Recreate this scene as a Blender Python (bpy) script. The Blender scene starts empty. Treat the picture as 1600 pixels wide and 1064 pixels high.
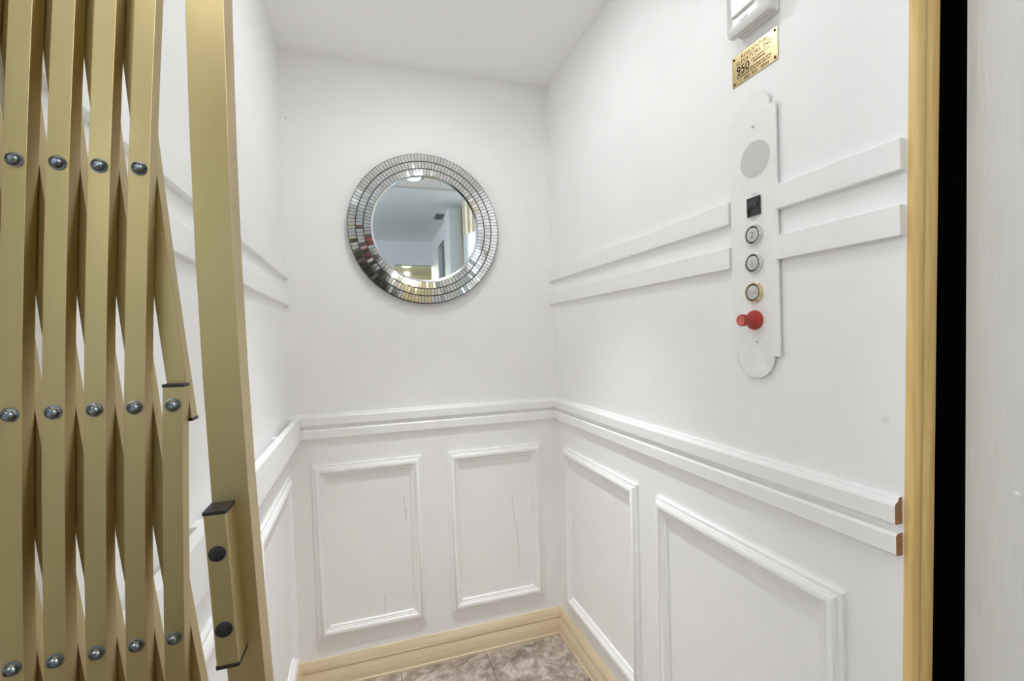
import bpy, bmesh, math, random
from mathutils import Vector, Matrix
random.seed(7)
C = bpy.context.scene.collection
PI = math.pi
CAMZ = 1.16
# ---------------------------------------------------------------- materials
def newmat(name):
    m = bpy.data.materials.new(name); m.use_nodes = True
    nt = m.node_tree; b = nt.nodes['Principled BSDF']
    return m, nt, b
def N(nt, t, **kw):
    n = nt.nodes.new(t)
    for k, v in kw.items():
        if hasattr(n, k): setattr(n, k, v)
        else: n.inputs[k].default_value = v
    return n
def coords(nt, scale=(1, 1, 1)):
    tc = N(nt, 'ShaderNodeTexCoord'); mp = N(nt, 'ShaderNodeMapping')
    mp.inputs['Scale'].default_value = scale
    nt.links.new(tc.outputs['Object'], mp.inputs['Vector'])
    return mp.outputs['Vector']
def ramp(nt, fac, stops):
    r = N(nt, 'ShaderNodeValToRGB'); e = r.color_ramp.elements
    while len(e) < len(stops): e.new(.5)
    for k, (p, c) in enumerate(stops):
        e[k].position = p; e[k].color = (*c, 1)
    nt.links.new(fac, r.inputs['Fac']); return r.outputs['Color']
def bump(nt, b, height, strength, dist=.002):
    n = N(nt, 'ShaderNodeBump', Strength=strength, Distance=dist)
    nt.links.new(height, n.inputs['Height']); nt.links.new(n.outputs['Normal'], b.inputs['Normal'])
def simple(name, col, rough=.5, metal=0, var=.04, nscale=30, bumps=0, spec=.5):
    """procedural paint / plastic / metal with slight tonal variation"""
    m, nt, b = newmat(name)
    v = coords(nt); no = N(nt, 'ShaderNodeTexNoise', Scale=nscale, Detail=4.0)
    nt.links.new(v, no.inputs['Vector'])
    lo = [max(0, c*(1-var)) for c in col]; hi = [min(1, c*(1+var)) for c in col]
    nt.links.new(ramp(nt, no.outputs['Fac'], [(.3, lo), (.7, hi)]), b.inputs['Base Color'])
    b.inputs['Roughness'].default_value = rough; b.inputs['Metallic'].default_value = metal
    b.inputs['Specular IOR Level'].default_value = spec
    if bumps: bump(nt, b, no.outputs['Fac'], bumps)
    return m
M = {}
M['wall'] = simple('wall_paint', (.915, .912, .914), .48, var=.012, nscale=9, bumps=.05, spec=.3)
M['trim'] = simple('trim_paint', (.915, .912, .914), .38, var=.015, nscale=40, bumps=.05, spec=.4)
M['ceil'] = simple('ceiling_paint', (.945, .945, .943), .7, var=.01, nscale=14, bumps=.05, spec=.2)
M['plate'] = simple('plate_paint', (.89, .89, .88), .4, var=.02, nscale=60, bumps=.06)
M['plastic'] = simple('white_plastic', (.80, .80, .79), .35, var=.01)
M['buttoncap'] = simple('button_cap_plastic', (.60, .60, .58), .3, var=.03)
M['grille'] = simple('grille_cloth', (.62, .62, .60), .8, var=.06, nscale=400, bumps=.2)
M['black'] = simple('black_rubber', (.012, .012, .014), .45, var=.2)
M['darkplastic'] = simple('dark_plastic', (.035, .033, .033), .3, var=.2)
M['red'] = simple('red_plastic', (.40, .035, .028), .22, var=.1)
M['redcap'] = simple('red_clear_plastic', (.62, .14, .12), .15, var=.2)
M['steel'] = simple('zinc_steel', (.27, .30, .34), .24, 1, var=.25, nscale=200)
M['chrome'] = simple('chrome', (.72, .72, .70), .15, 1, var=.05)
M['brassring'] = simple('brass_ring', (.74, .62, .38), .16, 1, var=.05)
M['engrave'] = simple('engraved_letters', (.07, .045, .02), .8, var=.1, spec=.1)
M['letter'] = simple('button_letters', (.16, .16, .16), .5, var=.1)
M['redletter'] = simple('button_red_letters', (.75, .35, .33), .5, var=.1)
M['palemark'] = simple('faded_letters', (.50, .50, .48), .6, var=.1)
M['endgrain'] = simple('bare_end_grain', (.33, .17, .08), .7, var=.25, nscale=300)
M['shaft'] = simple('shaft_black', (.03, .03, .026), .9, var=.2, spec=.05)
M['glass'] = simple('mirror_glass', (.88, .945, 1.0), .015, 1, var=.003)
M['tile'] = simple('mirror_tile', (.92, .92, .94), .07, 1, var=.08, nscale=60)
M['bevel'] = simple('mirror_bevel', (.72, .77, .82), .12, 1, var=.02)
M['grout'] = simple('dark_grout', (.05, .05, .05), .6, var=.2)
M['hallwall'] = simple('hall_blue_paint', (.80, .84, .86), .6, var=.01, nscale=10, bumps=.05)
M['hallceil'] = simple('hall_ceiling_paint', (.84, .89, .92), .8, var=.03, nscale=80, bumps=.3)
M['hallwhite'] = simple('hall_white_paint', (.78, .80, .80), .5, var=.01, nscale=10)
M['hallcream'] = simple('hallway_cream_paint', (.84, .80, .66), .6, var=.01, nscale=10)
M['hallfloor'] = simple('hall_floor_boards', (.26, .21, .16), .4, var=.15, nscale=6)
M['dim'] = simple('dim_grey_paint', (.16, .20, .22), .6, var=.05)
M['vent'] = simple('vent_metal', (.18, .19, .2), .5, var=.1)
M['fabric'] = simple('valance_fabric', (.62, .55, .42), .9, var=.1, nscale=80, bumps=.2)
M['leaf'] = simple('dark_leaf', (.02, .045, .025), .5, var=.4, nscale=40)
M['petal'] = simple('red_petal', (.42, .02, .04), .5, var=.3, nscale=60)
M['vase'] = simple('dark_vase', (.02, .02, .025), .2, var=.2)
M['table'] = simple('dark_wood', (.06, .03, .02), .4, var=.3)
M['scuff'] = simple('grey_scuff', (.62, .62, .60), .7, var=.1)

def gold_mat():
    m, nt, b = newmat('gold_anodised_aluminium')
    v = coords(nt, (1, 1, .25))
    no = N(nt, 'ShaderNodeTexNoise', Scale=22.0, Detail=5.0); nt.links.new(v, no.inputs['Vector'])
    c1 = ramp(nt, no.outputs['Fac'], [(.25, (.49, .39, .19)), (.5, (.55, .44, .22)), (.75, (.59, .475, .25))])
    sm = N(nt, 'ShaderNodeTexNoise', Scale=9.0, Detail=6.0); nt.links.new(coords(nt), sm.inputs['Vector'])
    f = ramp(nt, sm.outputs['Fac'], [(.60, (0, 0, 0)), (.75, (.35, .35, .35))])
    mx = N(nt, 'ShaderNodeMix', data_type='RGBA')
    nt.links.new(f, mx.inputs[0]); nt.links.new(c1, mx.inputs[6]); mx.inputs[7].default_value = (.52, .41, .17, 1)
    nt.links.new(mx.outputs[2], b.inputs['Base Color'])
    b.inputs['Metallic'].default_value = .93; b.inputs['Roughness'].default_value = .38
    return m
M['gold'] = gold_mat()

def brass_mat():
    m, nt, b = newmat('brushed_brass_plate')
    v = coords(nt, (1, .06, 1))
    no = N(nt, 'ShaderNodeTexNoise', Scale=900.0, Detail=3.0); nt.links.new(v, no.inputs['Vector'])
    nt.links.new(ramp(nt, no.outputs['Fac'], [(.3, (.46, .36, .185)), (.7, (.56, .455, .255))]), b.inputs['Base Color'])
    b.inputs['Metallic'].default_value = .8; b.inputs['Roughness'].default_value = .3
    return m
M['brass'] = brass_mat()

def pine_mat(name, a, bcol, c, axis, knot=.8):
    m, nt, b = newmat(name)
    sc = {'z': (1, 1, .05), 'x': (.05, 1, 1), 'y': (1, .05, 1)}[axis]
    v = coords(nt, sc)
    wv = N(nt, 'ShaderNodeTexNoise', Scale=90.0, Detail=5.0, Distortion=.6); nt.links.new(v, wv.inputs['Vector'])
    col = ramp(nt, wv.outputs['Fac'], [(.3, a), (.5, bcol), (.72, c)])
    kn = N(nt, 'ShaderNodeTexVoronoi', Scale=19.0); nt.links.new(coords(nt, tuple(1 if s == 1 else .6 for s in sc)), kn.inputs['Vector'])
    kf = ramp(nt, kn.outputs['Distance'], [(.05, (knot, knot, knot)), (.10, (0, 0, 0))])
    mx = N(nt, 'ShaderNodeMix', data_type='RGBA')
    nt.links.new(kf, mx.inputs[0]); nt.links.new(col, mx.inputs[6]); mx.inputs[7].default_value = (.22, .11, .04, 1)
    nt.links.new(mx.outputs[2], b.inputs['Base Color'])
    b.inputs['Roughness'].default_value = .42
    bump(nt, b, wv.outputs['Fac'], .08)
    return m
M['pine'] = pine_mat('varnished_pine', (.66, .43, .15), (.77, .53, .20), (.84, .61, .28), 'z')
M['basex'] = pine_mat('pale_pine_base', (.70, .57, .385), (.76, .63, .44), (.82, .71, .53), 'x', 0)
M['basey'] = pine_mat('pale_pine_base_side', (.70, .57, .385), (.76, .63, .44), (.82, .71, .53), 'y', 0)

def floor_mat():
    m, nt, b = newmat('marble_look_tile')
    v = coords(nt)
    n1 = N(nt, 'ShaderNodeTexNoise', Scale=6.0, Detail=9.0, Roughness=.6, Distortion=.6); nt.links.new(v, n1.inputs['Vector'])
    n2 = N(nt, 'ShaderNodeTexNoise', Scale=26.0, Detail=10.0, Roughness=.74, Distortion=.5); nt.links.new(v, n2.inputs['Vector'])
    c1 = ramp(nt, n1.outputs['Fac'], [(.32, (.16, .125, .10)), (.45, (.33, .27, .23)), (.56, (.52, .46, .41)), (.68, (.74, .70, .66))])
    c2 = ramp(nt, n2.outputs['Fac'], [(.40, (.15, .11, .085)), (.5, (.36, .30, .255)), (.58, (.72, .67, .62))])
    mx = N(nt, 'ShaderNodeMix', data_type='RGBA'); mx.inputs[0].default_value = .5
    nt.links.new(c1, mx.inputs[6]); nt.links.new(c2, mx.inputs[7])
    sx = N(nt, 'ShaderNodeSeparateXYZ'); nt.links.new(v, sx.inputs[0])
    def line(out, off):
        a = N(nt, 'ShaderNodeMath', operation='SUBTRACT'); nt.links.new(out, a.inputs[0]); a.inputs[1].default_value = off
        w = N(nt, 'ShaderNodeMath', operation='PINGPONG'); nt.links.new(a.outputs[0], w.inputs[0]); w.inputs[1].default_value = .153
        l = N(nt, 'ShaderNodeMath', operation='LESS_THAN'); nt.links.new(w.outputs[0], l.inputs[0]); l.inputs[1].default_value = .0012
        return l.outputs[0]
    mm = N(nt, 'ShaderNodeMath', operation='MAXIMUM')
    nt.links.new(line(sx.outputs[0], .396), mm.inputs[0]); nt.links.new(line(sx.outputs[1], 1.36), mm.inputs[1])
    m2 = N(nt, 'ShaderNodeMix', data_type='RGBA')
    nt.links.new(mm.outputs[0], m2.inputs[0]); nt.links.new(mx.outputs[2], m2.inputs[6]); m2.inputs[7].default_value = (.10, .075, .06, 1)
    nt.links.new(m2.outputs[2], b.inputs['Base Color'])
    b.inputs['Roughness'].default_value = .38
    return m
M['floor'] = floor_mat()

def jamb_mat():
    m, nt, b = newmat('brushed_white_jamb_paint')
    v = coords(nt, (1, 1, .07))
    no = N(nt, 'ShaderNodeTexNoise', Scale=160.0, Detail=5.0); nt.links.new(v, no.inputs['Vector'])
    sp = N(nt, 'ShaderNodeTexNoise', Scale=28.0, Detail=6.0); nt.links.new(coords(nt), sp.inputs['Vector'])
    nt.links.new(ramp(nt, no.outputs['Fac'], [(.3, (.735, .735, .72)), (.7, (.775, .775, .76))]), b.inputs['Base Color'])
    b.inputs['Roughness'].default_value = .5
    ad = N(nt, 'ShaderNodeMath', operation='ADD'); nt.links.new(no.outputs['Fac'], ad.inputs[0]); nt.links.new(sp.outputs['Fac'], ad.inputs[1])
    bump(nt, b, ad.outputs[0], .35, .0015)
    return m
M['jamb'] = jamb_mat()
def emit(name, col, s):
    m, nt, b = newmat(name)
    b.inputs['Base Color'].default_value = (*col, 1)
    b.inputs['Emission Color'].default_value = (*col, 1); b.inputs['Emission Strength'].default_value = s
    return m
M['lens'] = emit('lamp_lens', (1, .97, .92), 6)
M['warmlens'] = emit('warm_lamp_lens', (1, .90, .66), 4)
M['daypane'] = emit('daylight_pane', (.75, .87, 1), .5)

# ---------------------------------------------------------------- mesh helpers
def link(name, bm, mats, parent=None, smooth=None, base=None):
    """bm (world coordinates) becomes ONE object; parent Empty sits at its own location"""
    bmesh.ops.recalc_face_normals(bm, faces=bm.faces[:])
    me = bpy.data.meshes.new(name)
    if smooth is not None:
        for f in bm.faces: f.smooth = True
    bm.to_mesh(me); bm.free()
    if smooth is not None: me.set_sharp_from_angle(angle=math.radians(smooth))
    o = bpy.data.objects.new(name, me); C.objects.link(o)
    for m in (mats if isinstance(mats, (list, tuple)) else [mats]): me.materials.append(M[m])
    if parent:
        o.parent = parent
        w = Vector((0, 0, 0)); p = parent
        while p: w += p.location; p = p.parent
        me.transform(Matrix.Translation(-w))
    elif base is not None:
        me.transform(Matrix.Translation(-Vector(base))); o.location = base
    return o
def empty(name, loc, label, cat, group=None):
    o = bpy.data.objects.new(name, None); C.objects.link(o); o.location = loc
    o.empty_display_size = .05
    return tag(o, label, cat, group)
def tag(o, label, cat, group=None, kind=None):
    o['label'] = label; o['category'] = cat
    if group: o['group'] = group
    if kind: o['kind'] = kind
    return o
def struct(o, label=None, cat=None):
    o['kind'] = 'structure'
    if label: o['label'] = label
    if cat: o['category'] = cat
    return o
def box(bm, x0, x1, y0, y1, z0, z1, bev=0, seg=2, mi=0):
    vs = [bm.verts.new((x, y, z)) for x in (x0, x1) for y in (y0, y1) for z in (z0, z1)]
    q = [(0, 1, 3, 2), (4, 6, 7, 5), (0, 4, 5, 1), (2, 3, 7, 6), (0, 2, 6, 4), (1, 5, 7, 3)]
    fs = [bm.faces.new([vs[i] for i in f]) for f in q]
    for f in fs: f.material_index = mi
    if bev:
        es = list({e for f in fs for e in f.edges})
        bmesh.ops.bevel(bm, geom=es, offset=bev, segments=seg, profile=.5, affect='EDGES', clamp_overlap=True)
    return fs
def B(*a, **k):
    bm = bmesh.new(); box(bm, *a, **k); return bm
def extrude(pts, f0, f1, cap_mi=(0, 0)):
    """closed profile pts swept from map f0 to map f1 (maps may shear for a mitre)"""
    bm = bmesh.new(); n = len(pts)
    a = [bm.verts.new(f0(*p)) for p in pts]; b = [bm.verts.new(f1(*p)) for p in pts]
    for i in range(n): bm.faces.new((a[i], a[(i+1) % n], b[(i+1) % n], b[i]))
    bm.faces.new(a).material_index = cap_mi[0]; bm.faces.new(b[::-1]).material_index = cap_mi[1]
    return bm
def lathe(bm, prof, centre, axis, n=32, mi=0):
    """prof: list of (radius, distance along axis)"""
    ax = Vector(axis).normalized(); u = ax.orthogonal().normalized(); w = ax.cross(u); c = Vector(centre)
    rings = []
    for r, h in prof:
        if r < 1e-6: rings.append([bm.verts.new(c+ax*h)])
        else: rings.append([bm.verts.new(c+ax*h+(u*math.cos(2*PI*i/n)+w*math.sin(2*PI*i/n))*r) for i in range(n)])
    for A, Bq in zip(rings, rings[1:]):
        for i in range(n):
            j = (i+1) % n
            q = [A[i % len(A)], A[j % len(A)], Bq[j % len(Bq)], Bq[i % len(Bq)]]
            q = list(dict.fromkeys(q))
            if len(q) > 2: bm.faces.new(q).material_index = mi
    return bm
def tube(bm, pts, w, h, ends=True):
    """rectangular bar w (x) by h (y) running through pts"""
    rings = []; c = .00015
    prof = [(-w/2+c, -h/2), (w/2-c, -h/2), (w/2, -h/2+c), (w/2, h/2-c), (w/2-c, h/2), (-w/2+c, h/2), (-w/2, h/2-c), (-w/2, -h/2+c)]
    for i, p in enumerate(pts):
        a = Vector(pts[max(i-1, 0)]); b = Vector(pts[min(i+1, len(pts)-1)])
        t = (b-a).normalized(); s = Vector((1, 0, 0)); s = (s-t*s.dot(t)).normalized(); d = t.cross(s)
        if d.y < 0: d = -d
        rings.append([bm.verts.new(Vector(p)+s*u+d*v) for u, v in prof])
    for A, Bq in zip(rings, rings[1:]):
        for i in range(8): bm.faces.new((A[i], A[(i+1) % 8], Bq[(i+1) % 8], Bq[i]))
    bm.faces.new(rings[0]); bm.faces.new(rings[-1][::-1])
    return bm
def rod(bm, p, q, r, n=8):
    p = Vector(p); q = Vector(q)
    return lathe(bm, [(0, 0), (r, 0), (r, (q-p).length), (0, (q-p).length)], p, q-p, n)
def text(s, size, origin, right, up, thick, align='LEFT', squeeze=1.0):
    """flat raised lettering as a bmesh; origin at baseline"""
    cu = bpy.data.curves.new('t', 'FONT'); cu.body = s; cu.size = size; cu.align_x = align; cu.extrude = thick
    o = bpy.data.objects.new('t', cu); C.objects.link(o)
    dg = bpy.context.evaluated_depsgraph_get(); dg.update()
    me = bpy.data.meshes.new_from_object(o.evaluated_get(dg))
    bm = bmesh.new(); bm.from_mesh(me)
    bpy.data.objects.remove(o); bpy.data.curves.remove(cu); bpy.data.meshes.remove(me)
    r = Vector(right); u = Vector(up); n = r.cross(u)
    for v in bm.verts: v.co = Vector(origin)+r*v.co.x*squeeze+u*v.co.y+n*v.co.z
    return bm
def merge(a, b):
    me = bpy.data.meshes.new('tmp'); b.to_mesh(me); b.free(); a.from_mesh(me); bpy.data.meshes.remove(me); return a

# ---------------------------------------------------------------- cab shell
XL, XR, YB, YF = -.2376, .7084, 1.6789, .444
ZC = CAMZ+.9612
T = .022
struct(link('floor', B(XL-T, XR+T, .375, YB+T, -.03, 0), 'floor'), 'marble look tile floor of the lift cab', 'floor')
LX, LY, LR = .225, 1.13, .064          # recessed lamp opening in the ceiling
def ceiling_bm():
    bm = bmesh.new(); n = 48
    x0, x1, y0, y1 = XL, XR, .43, YB
    inner = []; outer = []
    for i in range(n):
        a = 2*PI*i/n; dx, dy = math.cos(a), math.sin(a)
        inner.append(bm.verts.new((LX+dx*LR, LY+dy*LR, ZC)))
        t = min(((x1-LX)/dx if dx > 1e-9 else (x0-LX)/dx if dx < -1e-9 else 9), ((y1-LY)/dy if dy > 1e-9 else (y0-LY)/dy if dy < -1e-9 else 9))
        outer.append(bm.verts.new((LX+dx*t, LY+dy*t, ZC)))
    for i in range(n): bm.faces.new((inner[i], inner[(i+1) % n], outer[(i+1) % n], outer[i]))
    for cx, cy in ((x0, y0), (x0, y1), (x1, y0), (x1, y1)):
        a = math.atan2(cy-LY, cx-LX) % (2*PI); i = int(a/(2*PI)*n) % n
        bm.faces.new((outer[i], bm.verts.new((cx, cy, ZC)), outer[(i+1) % n]))
    r = bmesh.ops.extrude_face_region(bm, geom=bm.faces[:])
    for v in [g for g in r['geom'] if isinstance(g, bmesh.types.BMVert)]: v.co.z += .06
    return bm
struct(link('ceiling', ceiling_bm(), 'ceil'), 'plain white ceiling of the lift cab', 'ceiling')
struct(link('wall_back', B(XL-T, XR+T, YB, YB+T, 0, ZC+.06), 'wall'), 'white back wall of the lift cab', 'wall')
struct(link('wall_left', B(XL-T, XL, .43, YB, 0, ZC+.06), 'wall'), 'white left wall of the lift cab', 'wall')
LEAN = .0227        # the front edge and its pine post are a little out of plumb
bm = B(XR, XR+T, YF, YB, 0, ZC+.06)
for v in bm.verts:
    if v.co.y < 1: v.co.y -= LEAN*(v.co.z-CAMZ)
struct(link('wall_right', bm, 'wall'), 'white right wall of the lift cab', 'wall')

# wear: paint scratches on the back wall, a nail stub, and a grey smudge on the right wall
wallb = bpy.data.objects['wall_back']
def scratch(pts, w):
    bm = bmesh.new(); rows = []
    for k, (x, z) in enumerate(pts):
        ww = w*(.35+.65*math.sin(PI*(k+.5)/len(pts)))
        rows.append([bm.verts.new(p) for p in ((x-ww/2, YB, z), (x-ww/2, YB-.0003, z), (x+ww/2, YB-.0003, z), (x+ww/2, YB, z))])
    for A, Bq in zip(rows, rows[1:]):
        for k in range(4): bm.faces.new((A[k], A[(k+1) % 4], Bq[(k+1) % 4], Bq[k]))
    bm.faces.new(rows[0]); bm.faces.new(rows[-1][::-1])
    link('scratch', bm, 'scuff', wallb)
scratch([(.518, .555), (.522, .50), (.5265, .46), (.535, .43), (.537, .39), (.540, .33), (.541, .29)], .0022)
scratch([(.118, .610), (.120, .595), (.1195, .578)], .0026)
scratch([(.1225, .572), (.126, .555), (.1245, .535), (.126, .522)], .0030)
scratch([(.040, .275), (.046, .262), (.045, .235), (.043, .205)], .0018)
scratch([(.435, .475), (.442, .474), (.447, .472)], .0035)
trimn = link('trim_nail', rod(bmesh.new(), (-.217, YB+.002, CAMZ+.734), (-.217, YB-.004, CAMZ+.734), .0016), 'vent'); struct(trimn, 'tiny nail stub high on the back wall by the left corner', 'nail')
def smudge_mat():
    m = M['wall'].copy(); m.name = 'wall_paint_smudged'; nt = m.node_tree; b = nt.nodes['Principled BSDF']
    src = b.inputs['Base Color'].links[0].from_socket
    tc = N(nt, 'ShaderNodeTexCoord'); mp = N(nt, 'ShaderNodeMapping'); nt.links.new(tc.outputs['Object'], mp.inputs['Vector'])
    mp.inputs['Location'].default_value = (0, -.474, -(CAMZ-.135)); 
    sc_ = N(nt, 'ShaderNodeVectorMath', operation='MULTIPLY'); sc_.inputs[1].default_value = (0, 60, 75); nt.links.new(mp.outputs[0], sc_.inputs[0])
    ln = N(nt, 'ShaderNodeVectorMath', operation='LENGTH'); nt.links.new(sc_.outputs[0], ln.inputs[0])
    no = N(nt, 'ShaderNodeTexNoise', Scale=90.0, Detail=4.0); nt.links.new(tc.outputs['Object'], no.inputs['Vector'])
    ad = N(nt, 'ShaderNodeMath', operation='ADD'); nt.links.new(ln.outputs['Value'], ad.inputs[0]); nt.links.new(no.outputs['Fac'], ad.inputs[1])
    f = ramp(nt, ad.outputs[0], [(.45, (.3, .3, .3)), (1.0, (0, 0, 0))])
    mx = N(nt, 'ShaderNodeMix', data_type='RGBA'); nt.links.new(f, mx.inputs[0]); nt.links.new(src, mx.inputs[6]); mx.inputs[7].default_value = (.45, .45, .43, 1)
    nt.links.new(mx.outputs[2], b.inputs['Base Color']); return m
bpy.data.objects['wall_right'].data.materials[0] = smudge_mat()

# baseboards: colonial profile (distance from wall, height)
BP = [(0, 0), (.017, 0), (.017, .008), (.0145, .011), (.0145, .060), (.012, .064), (.0145, .068), (.0145, .072), (.0115, .080), (.0115, .085), (.006, .094), (.004, .100), (0, .100)]
HB = .1
struct(link('baseboard_back', extrude(BP, lambda d, z: (XL+d, YB-d, z), lambda d, z: (XR-d, YB-d, z)), 'basex', smooth=35), 'cream pine skirting along the back wall', 'baseboard')
struct(link('baseboard_right', extrude(BP, lambda d, z: (XR-d, YF+.002, z), lambda d, z: (XR-d, YB-d, z)), 'basey', smooth=35), 'cream pine skirting along the right wall', 'baseboard')
struct(link('baseboard_left', extrude(BP, lambda d, z: (XL+d, .44, z), lambda d, z: (XL+d, YB-d, z)), 'basey', smooth=35), 'cream pine skirting along the left wall', 'baseboard')

# chair rails: an upper and a lower board on the back and right walls
ntrim = [0]
def trim(bm, mats, label, smooth=None):
    ntrim[0] += 1
    return struct(link('trim_%d' % ntrim[0], bm, mats, smooth=smooth), label, 'trim')
ZR = CAMZ-.247
UP = [(0, ZR-.029), (.0125, ZR-.029), (.0145, ZR-.027), (.0145, ZR-.003), (.012, ZR+.001), (.008, ZR+.003), (.006, ZR+.008), (0, ZR+.009)]
LO = [(0, ZR-.073), (.011, ZR-.073), (.013, ZR-.071), (.013, ZR-.046), (.010, ZR-.042), (0, ZR-.041)]
for P, nm in ((UP, 'upper'), (LO, 'lower')):
    trim(extrude(P, lambda d, z: (XL, YB-d, z), lambda d, z: (XR-d, YB-d, z)), 'trim', 'white %s chair rail board across the back wall' % nm)
    trim(extrude(P, lambda d, z: (XR-d, YF+.0085, z), lambda d, z: (XR-d, YB-d, z), cap_mi=(1, 0)), ['trim', 'endgrain'], 'white %s chair rail board along the right wall, bare brown end by the pine post' % nm)
# flat strips above, on both side walls
S1, S2 = (CAMZ+.2106, CAMZ+.2537), (CAMZ+.1226, CAMZ+.1651)
for (z0, z1), nm in ((S1, 'upper'), (S2, 'lower')):
    trim(B(XR-.012, XR, .7513, YB, z0, z1, bev=.001), 'trim', 'white %s flat strip on the right wall, back of the control panel' % nm)
    trim(B(XR-.012, XR, YF-.0035 if nm == 'upper' else YF-.002, .6425, z0, z1, bev=.001), 'trim', 'white %s flat strip on the right wall between control panel and pine post' % nm)
    trim(B(XL, XL+.012, .44, YB, z0, z1, bev=.001), 'trim', 'white %s flat strip on the left wall' % nm)

# picture-frame mouldings: profile = (inset from outer edge, height)
FP = [(0, 0), (0, .0085), (.007, .0095), (.008, .0125), (.010, .0125), (.014, .0165), (.019, .018), (.024, .0165), (.028, .012), (.030, .0095), (.033, .0095), (.0345, .007), (.039, .007), (.041, .005), (.042, 0)]
def frame(f, a0, a1, z0, z1, label):
    """f(a, z, h) -> world; rectangle a0..a1 x z0..z1 with mitred corners"""
    bm = bmesh.new(); rings = []
    for i, h in FP:
        rings.append([bm.verts.new(f(a, z, h)) for a, z in ((a0+i, z0+i), (a1-i, z0+i), (a1-i, z1-i), (a0+i, z1-i))])
    for A, Bq in zip(rings, rings[1:]):
        for k in range(4): bm.faces.new((A[k], A[(k+1) % 4], Bq[(k+1) % 4], Bq[k]))
    for k in range(4): bm.faces.new((rings[0][k], rings[0][(k+1) % 4], rings[-1][(k+1) % 4], rings[-1][k]))
    return trim(bm, 'trim', label, smooth=40)
fb = lambda a, z, h: (a, YB-h, z)
fr = lambda a, z, h: (XR-h, a, z)
fl = lambda a, z, h: (XL+h, a, z)
zb0, zb1, zs0, zs1 = CAMZ-.9949, CAMZ-.4107, CAMZ-1.0074, CAMZ-.4169
frame(fb, -.1742, .184, zb0, zb1, 'white moulding frame on the back wall, left of the two')
frame(fb, .2775, .6384, zb0, zb1, 'white moulding frame on the back wall, right of the two')
frame(fr, 1.1123, 1.6014, zs0, zs1, 'white moulding frame on the right wall, nearer the back corner')
frame(fr, .5348, 1.0247, zs0, zs1, 'white moulding frame on the right wall, nearer the pine post')
frame(fl, 1.1123, 1.6014, zs0, zs1, 'white moulding frame on the left wall, nearer the back corner')
frame(fl, .5348, 1.0247, zs0, zs1, 'white moulding frame on the left wall, nearer the gate')

# pine casing on the front edge of the right wall
CX1 = .752
cas = [(XR, YF), (XR, .437), (XR+.0012, .434), (XR+.005, .432), (XR+.016, .432), (XR+.0175, .4335), (XR+.0195, .4335), (XR+.021, .432), (CX1-.004, .4315), (CX1-.001, .433), (CX1, .436), (CX1, YF)]
trim(extrude(cas, lambda x, y: (x, y+LEAN*CAMZ, 0), lambda x, y: (x, y-LEAN*(ZC+.06-CAMZ), ZC+.06)), 'pine', 'honey coloured pine trim upright on the front edge of the right wall', smooth=50)

# ---------------------------------------------------------------- handrail on the left wall
hr = empty('handrail', (XL, 1.05, ZR), 'white flat board handrail on blocks along the left wall', 'handrail')
link('rail_board', B(-.2225, -.205, .47, YB-.0195, ZR-.075, ZR+.002, bev=.002), 'trim', hr)
for y in (.50, .765, 1.38):
    link('mounting_block', B(XL, -.2225, y-.016, y+.016, ZR-.060, ZR-.004, bev=.001), 'trim', hr)

# ---------------------------------------------------------------- mirror
MX, MZ, MR = .2243, CAMZ+.388, .2625
mir = empty('mirror', (MX, YB, MZ), 'round wall mirror framed with three rings of small mirror tiles', 'mirror')
YM = YB-.0215
# ring: inner radius, outer radius, depth at inner edge, depth at outer edge (distance from wall)
RINGS = [(.1878, .2088, .0212, .0212, 104), (.2124, .2336, .0212, .0211, 120), (.2374, .2602, .0211, .0208, 136)]
bm = bmesh.new()
lathe(bm, [(0, 0), (.262, 0), (MR, .001), (MR, .0190), (.2612, .0202), (.2358, .0204), (.2108, .0205), (.186, .0206), (.184, .0195), (0, .0195)], (MX, YB, MZ), (0, -1, 0), 128)
link('backing', bm, 'grout', mir, smooth=30)
for k, (ri, ro, hi, ho, n) in enumerate(RINGS):
    bm = bmesh.new()
    off = random.random()
    for i in range(n):
        gap = .0017
        a0 = 2*PI*(i+off)/n; a1 = 2*PI*(i+1+off)/n
        am = (a0+a1)/2; da = (a1-a0)/2
        tx, tz = random.gauss(0, .010), random.gauss(0, .010)
        top, bot = [], []
        for r, s in ((ri, -1), (ri, 1), (ro, 1), (ro, -1)):
            a = am+s*(da-gap/2/r)
            p = (MX+r*math.cos(a), MZ+r*math.sin(a))
            u = (r-(ri+ro)/2); t_ = s*da*r
            h = hi+(ho-hi)*(r-ri)/(ro-ri)+u*tx+t_*tz
            top.append(bm.verts.new((p[0], YB-h, p[1]))); bot.append(bm.verts.new((p[0], YB-h+.003, p[1])))
        bm.faces.new(top)
        for j in range(4): bm.faces.new((top[j], top[(j+1) % 4], bot[(j+1) % 4], bot[j]))
    link('mosaic_ring', bm, 'tile', mir)
bm = bmesh.new(); lathe(bm, [(0, .0200), (.1795, .0200), (.1800, .0195)], (MX, YB, MZ), (0, -1, 0), 96)
gl = link('glass', bm, 'glass', mir)
bm = bmesh.new(); lathe(bm, [(.1797, .0200), (.1800, .0207), (.1862, .0222), (.1870, .0214)], (MX, YB, MZ), (0, -1, 0), 96)
link('bevel_rim', bm, 'bevel', mir, smooth=50)
mir.rotation_euler = (-.0115, 0, 0); mir.location.y -= .0032      # hangs leaning back a hair

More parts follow.
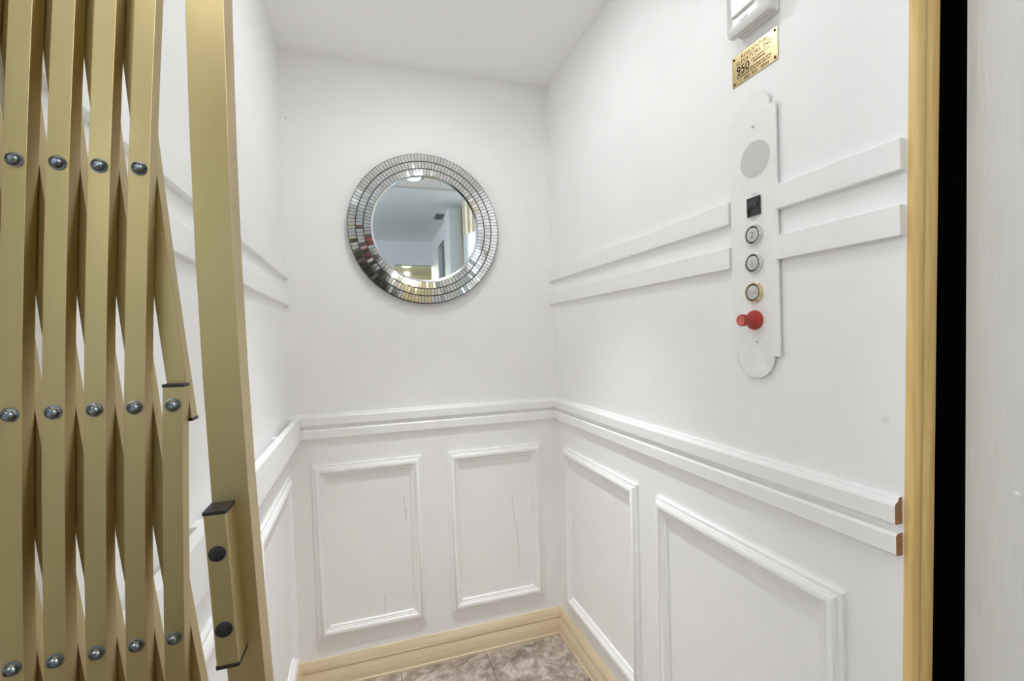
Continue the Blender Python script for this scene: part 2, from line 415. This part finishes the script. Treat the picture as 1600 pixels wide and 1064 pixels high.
# ---------------------------------------------------------------- brass rating plate
PY0, PY1, PZ0, PZ1 = .6382, .7435, CAMZ+.4731, CAMZ+.5312
pl = empty('rating_plate', (XR, (PY0+PY1)/2, PZ0), 'small engraved brass plate reading 950 on the right wall', 'plate')
XP = XR-.0016
link('plate', B(XP, XR, PY0, PY1, PZ0, PZ1, bev=.0003), 'brass', pl)
for y in (PY0+.0055, PY1-.0055):
    for z in (PZ0+.0055, PZ1-.0055):
        link('screw', lathe(bmesh.new(), [(.0024, 0), (.0024, .0006), (.0016, .0013), (0, .0015)], (XP, y, z), (-1, 0, 0), 14), 'engrave', pl, smooth=40)
Rt, Upv = (0, -1, 0), (0, 0, 1)      # reading direction on the right wall
H = PZ1-PZ0
def ptext(s, size, dy, dz, squeeze=1.0, align='LEFT'):
    return text(s, size, (XP-.0001, PY1-dy, PZ0+dz), Rt, Upv, .0001, align, squeeze)
W = PY1-PY0
tb = ptext('RESIDENTIAL', .0105, W*.52, H*.80, 1.05, 'CENTER')
merge(tb, ptext('ELEVATORS  INC', .0105, W*.50, H*.635, 1.05, 'CENTER'))
merge(tb, ptext('LB CAPACITY', .0066, .047, H*.50, 1.05))
for z, a, b_ in ((.415, .052, .08),):
    for s in range(9): merge(tb, B(XP-.0002, XP, PY1-a-s*.003-.0022, PY1-a-s*.003, PZ0+H*z, PZ0+H*z+.0026))
for z in (.285, .205):
    y = .013
    while y < W-.016:
        w_ = random.choice((.0012, .0018, .0024))
        merge(tb, B(XP-.0002, XP, PY1-y-w_, PY1-y, PZ0+H*z, PZ0+H*z+.0022)); y += w_+random.choice((.0006, .0006, .002))
merge(tb, ptext('1  800  832  2004', .0085, W*.50, H*.05, 1.1, 'CENTER'))
link('lettering', tb, 'engrave', pl)
nb = ptext('950', .0215, .011, H*.335, .98)
for dx in (.0003, .0006): merge(nb, ptext('950', .0215, .011+dx, H*.335, .98))
link('numerals', nb, 'engrave', pl)

# ---------------------------------------------------------------- white box above the plate
by0, by1, bz0, bz1 = .632, .728, CAMZ+.553, CAMZ+.70
wb = empty('wall_box', (XR, (by0+by1)/2, bz0), 'white plastic wall box just above the brass plate, cut by the top of the photo', 'box')
link('base_plate', B(XR-.0115, XR, by0+.001, by1-.010, bz0-.001, bz1+.004, bev=.004, seg=3), 'plastic', wb, smooth=40)
bm = bmesh.new()
def rr(y0, y1, z0, z1, r, x, n=5):
    out = []
    for cy, cz, a in ((y1-r, z1-r, 0), (y0+r, z1-r, PI/2), (y0+r, z0+r, PI), (y1-r, z0+r, 1.5*PI)):
        for i in range(n+1):
            t = a+i/n*PI/2; out.append((x, cy+r*math.cos(t), cz+r*math.sin(t)))
    return out
rings = [rr(by0+.001, by1-.001, bz0+.001, bz1-.001, .006, XR-.0125), rr(by0, by1, bz0, bz1, .006, XR-.0135), rr(by0, by1, bz0, bz1, .006, XR-.025),
         rr(by0+.004, by1-.003, bz0+.006, bz1-.006, .005, XR-.0295), rr(by0+.024, by1-.006, bz0+.014, bz1-.014, .003, XR-.0300), rr(by0+.026, by1-.008, bz0+.016, bz1-.016, .002, XR-.0235)]
rv = [[bm.verts.new(p) for p in r] for r in rings]
for A, Bq in zip(rv, rv[1:]):
    for i in range(len(A)): bm.faces.new((A[i], A[(i+1) % len(A)], Bq[(i+1) % len(A)], Bq[i]))
bm.faces.new(rv[0]); bm.faces.new(rv[-1])
link('cover', bm, 'plastic', wb, smooth=45)
bm = B(XR-.0285, XR-.0235, by0+.034, by1-.012, bz0+.034, bz1-.024, bev=.0015)
link('inner_panel', bm, 'plastic', wb)
for a, b_, c, e in ((.656, .661, .019, .021), (.683, .697, .019, .0212)):
    link('slot', B(XR-.0245, XR-.0235, a, b_, bz0+c, bz0+e+.0012), 'darkplastic', wb)

# ---------------------------------------------------------------- control panel
cy, hw, step, rad = .6948, .0542, .0107, .0412
zt, zb = CAMZ+.4015, CAMZ-.0486
XPn = XR-.0072
cp = empty('control_panel', (XR, cy, zb), 'white lift control panel with round ends, floor buttons and red stop knob', 'control panel')
prof = []
for i in range(25): a = i/24*PI; prof.append((cy+math.cos(a)*rad, zt+math.sin(a)*rad))
prof += [(cy-hw, zt), (cy-hw, zb)]
for i in range(25): a = PI+i/24*PI; prof.append((cy+math.cos(a)*rad, zb+math.sin(a)*rad))
prof += [(cy+hw, zb), (cy+hw, zt)]
bm = extrude(prof, lambda y, z: (XPn, y, z), lambda y, z: (XPn+.0035, y, z))
link('face_plate', bm, 'plate', cp)
pc = (cy, (zt+zb)/2)
link('shadow_gap_plate', extrude([(pc[0]+(y-pc[0])*.90, pc[1]+(z-pc[1])*.975) for y, z in prof], lambda y, z: (XPn+.0035, y, z), lambda y, z: (XR, y, z)), 'darkplastic', cp)  # dark inset added to draw the shadow line behind the face plate
link('speaker_grille', lathe(bmesh.new(), [(.0335, 0), (.0335, .0004), (.0322, .0006), (0, .0006)], (XPn, .6876, CAMZ+.316), (-1, 0, 0), 48), 'grille', cp)
def screw(z):
    bm = lathe(bmesh.new(), [(.0036, 0), (.0036, .0005), (.0028, .0014), (0, .0018)], (XPn, .6895, z), (-1, 0, 0), 18)
    s = link('screw', bm, 'plate', cp, smooth=40)
    link('screw_socket', lathe(bmesh.new(), [(.0013, 0), (.0013, .0003), (0, .0003)], (XPn-.0017, .6895, z), (-1, 0, 0), 10), 'black', s)
screw(CAMZ+.376); screw(CAMZ-.022)
sy, sz = .6905, CAMZ+.2292
bm = bmesh.new()
hwz, hwy = .0172, .0146
for (y0, y1, z0, z1) in ((sy-hwy, sy+hwy, sz+hwz-.003, sz+hwz), (sy-hwy, sy+hwy, sz-hwz, sz-hwz+.003), (sy-hwy, sy-hwy+.003, sz-hwz+.003, sz+hwz-.003), (sy+hwy-.003, sy+hwy, sz-hwz+.003, sz+hwz-.003)):
    box(bm, XPn-.0035, XPn, y0, y1, z0, z1)
sw = link('switch', bm, 'darkplastic', cp)
rk = [(XPn, sz-hwz+.0035), (XPn-.0015, sz-hwz+.0035), (XPn-.0028, sz-.001), (XPn-.0085, sz+hwz-.0035), (XPn, sz+hwz-.0035)]
rk = [(XPn, sz-hwz+.0035), (XPn-.0005, sz-hwz+.0035), (XPn-.0012, sz-.004), (XPn-.0062, sz+.000), (XPn-.004, sz+hwz-.0035), (XPn, sz+hwz-.0035)]
link('rocker', extrude(rk, lambda x, z: (x, sy-hwy+.0035, z), lambda x, z: (x, sy+hwy-.0035, z)), 'darkplastic', sw)
link('switch_lettering', text('ON', .0075, (XPn-.0001, sy, sz+hwz+.003), Rt, Upv, .0001, 'CENTER'), 'palemark', cp)
link('switch_lettering', text('OFF', .0075, (XPn-.0001, sy, sz-hwz-.0085), Rt, Upv, .0001, 'CENTER'), 'palemark', cp)
def button(z, s, ringm, lm, size, y=.6915):
    bt = link('button', lathe(bmesh.new(), [(.0132, 0), (.0132, .0056), (.0124, .0062), (0, .0062)], (XPn, y, z), (-1, 0, 0), 36), 'buttoncap', cp, smooth=40)
    bt['label'] = {'2': 'upper floor button marked 2', '1': 'middle floor button marked 1', 'ALARM': 'lowest button with faint red lettering in a brass ring'}[s]
    link('button_ring', lathe(bmesh.new(), [(.0194, 0), (.0194, .0016), (.0188, .0020), (.0186, .0040), (.0176, .0060), (.0162, .0062), (.0154, .0050), (.0154, 0)], (XPn, y, z), (-1, 0, 0), 40), ringm, bt, smooth=35)
    link('button_seat', lathe(bmesh.new(), [(.0153, .0), (.0153, .0040), (.0133, .0040)], (XPn, y, z), (-1, 0, 0), 36), 'black', bt)
    link('button_legend', text(s, size, (XPn-.0063, y, z-size*.34), Rt, Upv, .0001, 'CENTER'), lm, bt)
button(CAMZ+.1768, '2', 'chrome', 'letter', .0165)
button(CAMZ+.1246, '1', 'chrome', 'letter', .0165, .6925)
button(CAMZ+.0700, 'ALARM', 'brassring', 'redletter', .0058, .6935)
ky, kz = .6935, CAMZ+.0185
kn = link('stop_knob', lathe(bmesh.new(), [(.0182, 0), (.0182, .004), (.0172, .0062), (.0148, .0075), (.0128, .008), (.0124, .0125), (.0105, .014), (.0090, .0142), (.0088, .024), (.0110, .0262), (.0112, .0335), (.0100, .0352)], (XPn, ky, kz), (-1, 0, 0), 36), 'red', cp, smooth=35)
kn['label'] = 'red pull knob with a round head'
link('knob_cap', lathe(bmesh.new(), [(.0100, .0352), (.0072, .0356), (.0068, .0348), (0, .0348)], (XPn, ky, kz), (-1, 0, 0), 24), 'redcap', kn, smooth=35)

# ---------------------------------------------------------------- folding scissor gate
Y0 = .39; P_ = .0227; DZ = .1666; ZN = CAMZ-.0415
BW, BD = .0123, .0126
bow = lambda m: .018*(1-math.cos(.447*m))
XE = -.1305; SF, SRr = -.0065, P_-.0065
nx = lambda m, k, s: XE-k*P_+(s)*m+bow(m)
M0, M1, K = -5, 6, 5
gate = empty('folding_gate', (-.16, Y0+.014, 0), 'gold metal folding scissor gate gathered at the left of the opening', 'gate')
edge = lambda m: XE+(SF+P_/2)*m+bow(m)          # right boundary of the lattice at row m
def bars(slope, yc, front):
    done = []
    # a bar is a line x = XE - c + slope*m ; nodes sit where its distance to the boundary is 0..K*P_
    start = [c for c in range(-12, 20)]
    for c in start:
        nodes = []
        for m in range(M0, M1+1):
            x = XE-c*P_+slope*m+bow(m)
            d = (edge(m)-x)/P_
            if -.3 < d < K+.3: nodes.append(m)
        if len(nodes) < 2: continue
        a, b = nodes[0], nodes[-1]
        ends = (a-.075, b+.075)
        pts = []
        n = max(2, int((ends[1]-ends[0])*3))
        for i in range(n+1):
            m = ends[0]+(ends[1]-ends[0])*i/n
            pts.append((XE-c*P_+slope*m+bow(m), yc, ZN-m*DZ))
        bm = tube(bmesh.new(), pts, BW, BD)
        o = link('slat', bm, 'gold', gate)
        for p, q in ((pts[0], pts[1]), (pts[-1], pts[-2])):
            t = (Vector(p)-Vector(q)).normalized()
            cb = tube(bmesh.new(), [Vector(p)+t*.0001, Vector(p)+t*.0022], BW+.0008, BD+.0006)
            link('end_cap', cb, 'black', o)
        done.append((c, nodes))
    return done
FB = bars(SF, Y0+BD/2, True)
bars(SRr, Y0+BD*1.5+.0006, False)
first = None
for c, nodes in FB:
    for m in nodes:
        x = XE-c*P_+SF*m+bow(m); z = ZN-m*DZ
        if first is None:
            bm = lathe(bmesh.new(), [(.0049, 0), (.0049, .0006), (.0040, .0008)], (x, Y0, z), (0, -1, 0), 20)
            lathe(bm, [(.0041, .0008), (.0039, .0022), (.0031, .0038), (.0020, .0046), (.0017, .0038), (0, .0036)], (x, Y0, z), (0, -1, 0), 8)
            first = link('bolt', bm, 'steel', gate, smooth=30); fx = (x, z)
        else:
            o = first.copy(); C.objects.link(o); o.parent = gate; o.location = (x-fx[0], 0, z-fx[1])
            o.rotation_euler = (0, 0, 0)
# leading post (bows with the gate)
pxc = lambda u: -.0876-.0122+.0035*u+.0185*(1-math.cos(.447*u))
PW, PD = .0242, .026
pts = []
zt_, zb_ = 2.09, .012
for i in range(25):
    z = zt_+(zb_-zt_)*i/24; u = (CAMZ-z)/.1666
    pts.append((pxc(u), Y0+PD/2, z))
post = link('leading_post', tube(bmesh.new(), pts, PW, PD), 'gold', gate, smooth=20)
# latch block on the post: hat section with black ends and two rubber bumpers
lz0, lz1 = CAMZ-.2225, CAMZ-.117
u0, u1 = (CAMZ-lz0)/.1666, (CAMZ-lz1)/.1666
hat = [(-.0119, 0), (-.0119, -.0205), (-.0112, -.021), (.0014, -.021), (.0022, -.0202), (.0026, 0)]
def hatmap(z):
    u = (CAMZ-z)/.1666
    return lambda a, b: (pxc(u)+a, Y0-.0002+b, z)
lb = link('latch_block', extrude(hat, hatmap(lz0), hatmap(lz1)), 'gold', post)
hat2 = [(a*1.04, b*1.03) for a, b in hat]
for z, s in ((lz0, -1), (lz1, 1)):
    link('end_cap', extrude(hat2, hatmap(z+s*.0001), hatmap(z+s*.0024)), 'black', post)
for z in (CAMZ-.1440, CAMZ-.1975):
    u = (CAMZ-z)/.1666
    link('rubber_bumper', lathe(bmesh.new(), [(.0054, 0), (.0054, .0008), (.0040, .0014), (0, .0014)], (pxc(u)-.0053, Y0-.0212, z), (0, -1, 0), 20), 'black', post, smooth=40)
# ---------------------------------------------------------------- recessed ceiling lamp
dl = empty('ceiling_light', (LX, LY, ZC), 'round recessed ceiling light in the lift cab', 'light')
link('reflector', lathe(bmesh.new(), [(LR+.016, -.0005), (LR+.016, .002), (LR+.010, .004), (LR-.001, .003), (LR-.002, -.010), (LR-.002, -.052), (LR-.008, -.056)], (LX, LY, ZC), (0, 0, -1), 48), 'plastic', dl, smooth=40)
link('lens', lathe(bmesh.new(), [(LR-.006, 0), (0, 0)], (LX, LY, ZC+.056), (0, 0, -1), 40), 'lens', dl)
GX, GY = .305, .603
gl2 = empty('ceiling_spot', (GX, GY, ZC), 'small surface ceiling light near the lift opening, caught in the mirror', 'light')
link('rim', lathe(bmesh.new(), [(.062, -.001), (.062, .006), (.052, .010), (.046, .006), (.046, -.001)], (GX, GY, ZC), (0, 0, -1), 40), 'vent', gl2, smooth=40)
link('lens', lathe(bmesh.new(), [(.046, .005), (0, .007)], (GX, GY, ZC), (0, 0, -1), 40), 'lens', gl2)
def area(name, loc, rot, size, power, col, shape='DISK', size_y=None, spread=PI):
    l = bpy.data.lights.new(name, 'AREA'); l.shape = shape; l.size = size
    if size_y: l.size_y = size_y
    l.energy = power; l.color = col; l.spread = spread
    o = bpy.data.objects.new(name, l); C.objects.link(o); o.location = loc; o.rotation_euler = rot
    return o
def bulb(name, loc, r, power, col):
    l = bpy.data.lights.new(name, 'POINT'); l.energy = power; l.color = col; l.shadow_soft_size = r
    o = bpy.data.objects.new(name, l); C.objects.link(o); o.location = loc
bulb('cab_lamp', (LX, LY, ZC+.023), .03, 5.2, (.955, .980, 1))
sl = bpy.data.lights.new('cab_beam', 'SPOT'); sl.energy = 70; sl.color = (.955, .980, 1); sl.spot_size = math.radians(58); sl.spot_blend = 1; sl.shadow_soft_size = .03
so = bpy.data.objects.new('cab_beam', sl); C.objects.link(so); so.location = (LX, LY, ZC+.029)
area('spot_lamp', (GX, GY, ZC-.012), (0, 0, 0), .08, .9, (.955, .985, 1))

# ---------------------------------------------------------------- landing wall and hoistway
JX = .775; JY = .4127
bm = B(JX, 2.6, .22, JY, 0, 2.44)
for v in bm.verts:
    if v.co.y > .3: v.co.y -= .0145*(v.co.z-CAMZ)
struct(link('wall_landing_right', bm, 'jamb'), 'white painted landing jamb at the right edge', 'wall')
struct(link('wall_landing_left', B(-2.2, -.30, .22, JY, 0, 2.44), 'jamb'), 'white landing wall left of the lift opening', 'wall')
struct(link('wall_landing_head', B(-.30, JX, .22, JY, 2.18, 2.44), 'jamb'), 'white landing wall over the lift opening', 'wall')
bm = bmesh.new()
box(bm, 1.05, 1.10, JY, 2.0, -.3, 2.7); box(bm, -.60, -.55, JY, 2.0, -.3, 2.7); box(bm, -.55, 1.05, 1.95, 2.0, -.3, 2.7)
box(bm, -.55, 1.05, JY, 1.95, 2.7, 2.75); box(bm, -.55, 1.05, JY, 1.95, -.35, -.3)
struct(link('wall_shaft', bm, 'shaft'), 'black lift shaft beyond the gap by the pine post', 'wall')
# small paint drip on the landing jamb
struct(link('trim_paint_blob', lathe(bmesh.new(), [(.0035, -.001), (.003, .0012), (0, .0018)], (JX, .363, CAMZ-.215), (-1, 0, 0), 12), 'trim'), 'small dried blob of white paint on the landing jamb', 'paint blob')

# ---------------------------------------------------------------- hall behind the camera (seen in the mirror)
HZ = 2.44
struct(link('floor_hall', B(-2.2, 2.6, -5.0, .36, -.04, -.002), 'hallfloor'), 'brown hall floor', 'floor')
struct(link('ceiling_hall', B(-2.2, 2.6, -5.0, .42, HZ, HZ+.05), 'hallceil'), 'pale blue hall ceiling', 'ceiling')
struct(link('wall_hall_left', B(-2.25, -2.2, -5.0, .42, 0, HZ), 'hallwall'), 'pale blue hall wall on the left', 'wall')
bm = bmesh.new(); box(bm, -2.2, .39, -2.5, -2.4, 0, HZ); box(bm, .39, .84, -2.5, -2.4, 2.155, HZ)
struct(link('wall_hall_far', bm, 'hallwall'), 'pale blue hall wall with a wide opening', 'wall')
bm = bmesh.new(); box(bm, .84, .95, -2.5, -1.95, 0, HZ); box(bm, .80, .915, -1.30, -1.0, 0, HZ); box(bm, .84, .95, -1.95, -1.30, 2.28, HZ)
struct(link('wall_hall_pier', bm, 'hallwhite'), 'white pier wall in the hall', 'wall')
struct(link('door_1', B(.885, .915, -1.95, -1.30, 0, 2.28), 'dim'), 'dark grey door in the pier wall', 'door')
struct(link('wall_hall_right', B(2.6, 2.65, -5.0, .42, 0, HZ), 'hallwall'), 'pale blue hall wall on the right', 'wall')
struct(link('wall_hall_side', B(.90, 2.6, -.85, -.75, 0, HZ), 'hallwall'), 'pale blue wall behind the curtain', 'wall')
bm = bmesh.new(); box(bm, -2.2, 2.6, -5.05, -5.0, 0, HZ)
struct(link('wall_hall_end', bm, 'hallcream'), 'cream wall at the far end of the hall', 'wall')
struct(link('wall_hallway', B(.0, .08, -5.0, -2.5, 0, HZ), 'hallcream'), 'cream side wall of the far hallway', 'wall')
vt = empty('ceiling_vent', (.755, -1.28, HZ), 'dark ceiling vent reflected in the mirror', 'vent')
link('vent_frame', B(.715, .80, -1.37, -1.20, HZ-.008, HZ, bev=.002), 'vent', vt)
for i in range(8): link('louvre', B(.723, .792, -1.362+i*.0195, -1.352+i*.0195, HZ-.012, HZ-.008), 'vent', vt)
wn = empty('window_1', (.97, -.75, .9), 'hall window beside the curtain', 'window'); wn['kind'] = 'structure'
link('window_frame', B(.91, 1.30, -.75, -.735, .9, 2.25), 'hallwhite', wn)
link('pane', B(.925, 1.28, -.735, -.733, .92, 2.23), 'daypane', wn)
vl = bmesh.new()
def gathers(bm, x0, x1, z0, z1, yb, amp, k):
    n = max(8, int((x1-x0)*160)); a = []; b = []
    for i in range(n+1):
        x = x0+(x1-x0)*i/n; y = yb+amp*math.sin(x*k)
        a.append([bm.verts.new((x, y, z0(x))), bm.verts.new((x, y, z1))]); b.append([bm.verts.new((x, y-.004, z0(x))), bm.verts.new((x, y-.004, z1))])
    for i in range(n):
        bm.faces.new((a[i][0], a[i+1][0], a[i+1][1], a[i][1])); bm.faces.new((b[i][0], b[i][1], b[i+1][1], b[i+1][0]))
        bm.faces.new((a[i][1], a[i+1][1], b[i+1][1], b[i][1])); bm.faces.new((a[i][0], b[i][0], b[i+1][0], a[i+1][0]))
    bm.faces.new((a[0][0], a[0][1], b[0][1], b[0][0])); bm.faces.new((a[n][0], b[n][0], b[n][1], a[n][1]))
gathers(vl, .865, 1.34, lambda x: 2.13+.03*math.sin(x*14), 2.42, -.70, .008, 150)
tag(link('valance', vl, 'fabric'), 'beige gathered valance reflected at the right of the mirror', 'valance')
vl = bmesh.new(); gathers(vl, .985, 1.34, lambda x: .04, 2.36, -.722, .006, 130)
tag(link('curtain', vl, 'fabric'), 'beige curtain hanging under the valance', 'curtain')
# flower arrangement on a console (mirror tiles catch its red flowers)
FX, FY = -.08, -1.05
ct = empty('console_table', (FX-.2, FY, 0), 'dark wood console table in the hall', 'table')
link('table_top', B(FX-.55, FX+.2, FY-.2, FY+.2, .82, .86, bev=.004), 'table', ct)
for x in (FX-.52, FX+.17):
    for y in (FY-.17, FY+.17): link('leg', B(x-.025, x+.025, y-.025, y+.025, 0, .82), 'table', ct)
fa = empty('flower_arrangement', (FX, FY, .86), 'red flowers with dark leaves in a dark vase', 'flowers')
link('vase', lathe(bmesh.new(), [(0, 0), (.07, 0), (.11, .10), (.13, .24), (.08, .42), (.055, .52), (.075, .58), (.065, .575), (0, .48)], (FX, FY, .86), (0, 0, 1), 32), 'vase', fa, smooth=40)
lv = bmesh.new()
S0 = Vector((FX, FY, 1.42))
for i in range(800):
    while True:
        d = Vector([random.uniform(-1, 1) for _ in range(3)])
        if d.length < 1: break
    p = Vector((FX+.02+d.x*.24, FY+d.y*.2, 1.72+d.z*.34))
    g = (p-S0).normalized(); L = random.uniform(.06, .14); r_ = p+g*L
    q = p+g*L*.5; t = g.cross(Vector((random.gauss(0, 1), random.gauss(0, 1), random.gauss(0, 1)))).normalized()*random.uniform(.018, .036)
    n_ = t.cross(g).normalized()*.002
    vs = [lv.verts.new(v) for v in (p, q+t, r_, q-t)]; ws = [lv.verts.new(v+n_) for v in (p, q+t, r_, q-t)]
    lv.faces.new(vs); lv.faces.new(ws[::-1])
    for j in range(4): lv.faces.new((vs[j], vs[(j+1) % 4], ws[(j+1) % 4], ws[j]))
link('foliage', lv, 'leaf', fa)
st = bmesh.new()
for i in range(14):
    a = random.uniform(0, 2*PI); rod(st, S0, S0+Vector((math.cos(a)*.2-.04, math.sin(a)*.16, random.uniform(.3, .6))), .004, 6)
link('stems', st, 'leaf', fa)
for i in range(26):
    a = random.uniform(0, 2*PI)
    if i < 15: c = Vector((.045+random.gauss(0, .035), FY+.05+random.gauss(0, .04), 2.05+random.gauss(0, .055)))
    else: c = Vector((FX-.06+math.cos(a)*.2, FY+.12+random.uniform(-.05, .05), 1.80+math.sin(a)*.26))
    bm = bmesh.new(); bmesh.ops.create_icosphere(bm, subdivisions=2, radius=.024)
    for v in bm.verts: v.co = c+v.co*(1+.35*math.sin(v.co.x*260+i)*math.cos(v.co.z*210))
    link('flower', bm, 'petal', fa)
def hall_lamp_or_fill(x, y, p, warm=False, r=.16, label='', drop=0):  # cool ones are unseen fill lights added to brighten the hall; the warm pendant is real
    t = empty('ceiling_light', (x, y, HZ), label, 'light')
    col = (1, .90, .66) if warm else (.985, .99, 1)
    z = HZ-drop
    if drop: link('stem', rod(bmesh.new(), (x, y, HZ), (x, y, z), .006), 'vent', t)
    link('rim', lathe(bmesh.new(), [(r+.015, 0), (r+.015, .02), (r, .03), (r, 0)], (x, y, z), (0, 0, -1), 40), 'hallwhite', t, smooth=40)
    link('diffuser', lathe(bmesh.new(), [(r, .02), (r*.8, .035), (0, .045)], (x, y, z), (0, 0, -1), 40), 'warmlens' if warm else 'lens', t, smooth=60)
    bulb('hall_lamp_or_fill', (x, y, z-.14), .07 if not warm else .02, p, col)
hall_lamp_or_fill(-1.9, -1.9, 11, label='added unseen fill light far left of the console table')
hall_lamp_or_fill(-.35, -.5, 6.5, label='added unseen fill light nearest the folding gate')
hall_lamp_or_fill(-1.75, -.15, 17, label='added unseen fill light left of the lift opening')
hall_lamp_or_fill(1.7, -.2, 22, label='added unseen fill light right of the lift opening')
hall_lamp_or_fill(.62, -3.4, 16, True, .06, 'small warm pendant light in the far hallway', .1)

# ---------------------------------------------------------------- world, camera, view
w = bpy.data.worlds.new('world'); bpy.context.scene.world = w; w.use_nodes = True
w.node_tree.nodes['Background'].inputs[0].default_value = (.6, .75, .9, 1)
w.node_tree.nodes['Background'].inputs[1].default_value = .3
cam = bpy.data.cameras.new('camera'); co = bpy.data.objects.new('camera', cam); C.objects.link(co)
f, cyp = 728.87, 537.8244
yaw, pitch, roll = -.3091, -.0156, .0288
c, s = math.cos, math.sin
Rz = Matrix(((c(yaw), -s(yaw), 0), (s(yaw), c(yaw), 0), (0, 0, 1)))
Rx = Matrix(((1, 0, 0), (0, c(pitch), -s(pitch)), (0, s(pitch), c(pitch))))
Ry = Matrix(((c(roll), 0, s(roll)), (0, 1, 0), (-s(roll), 0, c(roll))))
Rm = Rz @ Rx @ Ry
mw = Matrix((( Rm[0][0], Rm[0][2], -Rm[0][1], 0), (Rm[1][0], Rm[1][2], -Rm[1][1], 0), (Rm[2][0], Rm[2][2], -Rm[2][1], CAMZ), (0, 0, 0, 1)))
co.matrix_world = mw
cam.sensor_width = 36; cam.sensor_fit = 'HORIZONTAL'; cam.lens = f/1600*36
cam.shift_y = (cyp-532)/1600; cam.clip_start = .01
sc = bpy.context.scene; sc.camera = co
sc.view_settings.view_transform = 'Standard'; sc.view_settings.look = 'None'
sc.view_settings.exposure = .05; sc.view_settings.gamma = 1; sc.view_settings.use_curve_mapping = False
cy_ = sc.cycles
cy_.max_bounces = 24; cy_.diffuse_bounces = 20; cy_.glossy_bounces = 12
cy_.use_denoising = True
cy_.sample_clamp_indirect = 4
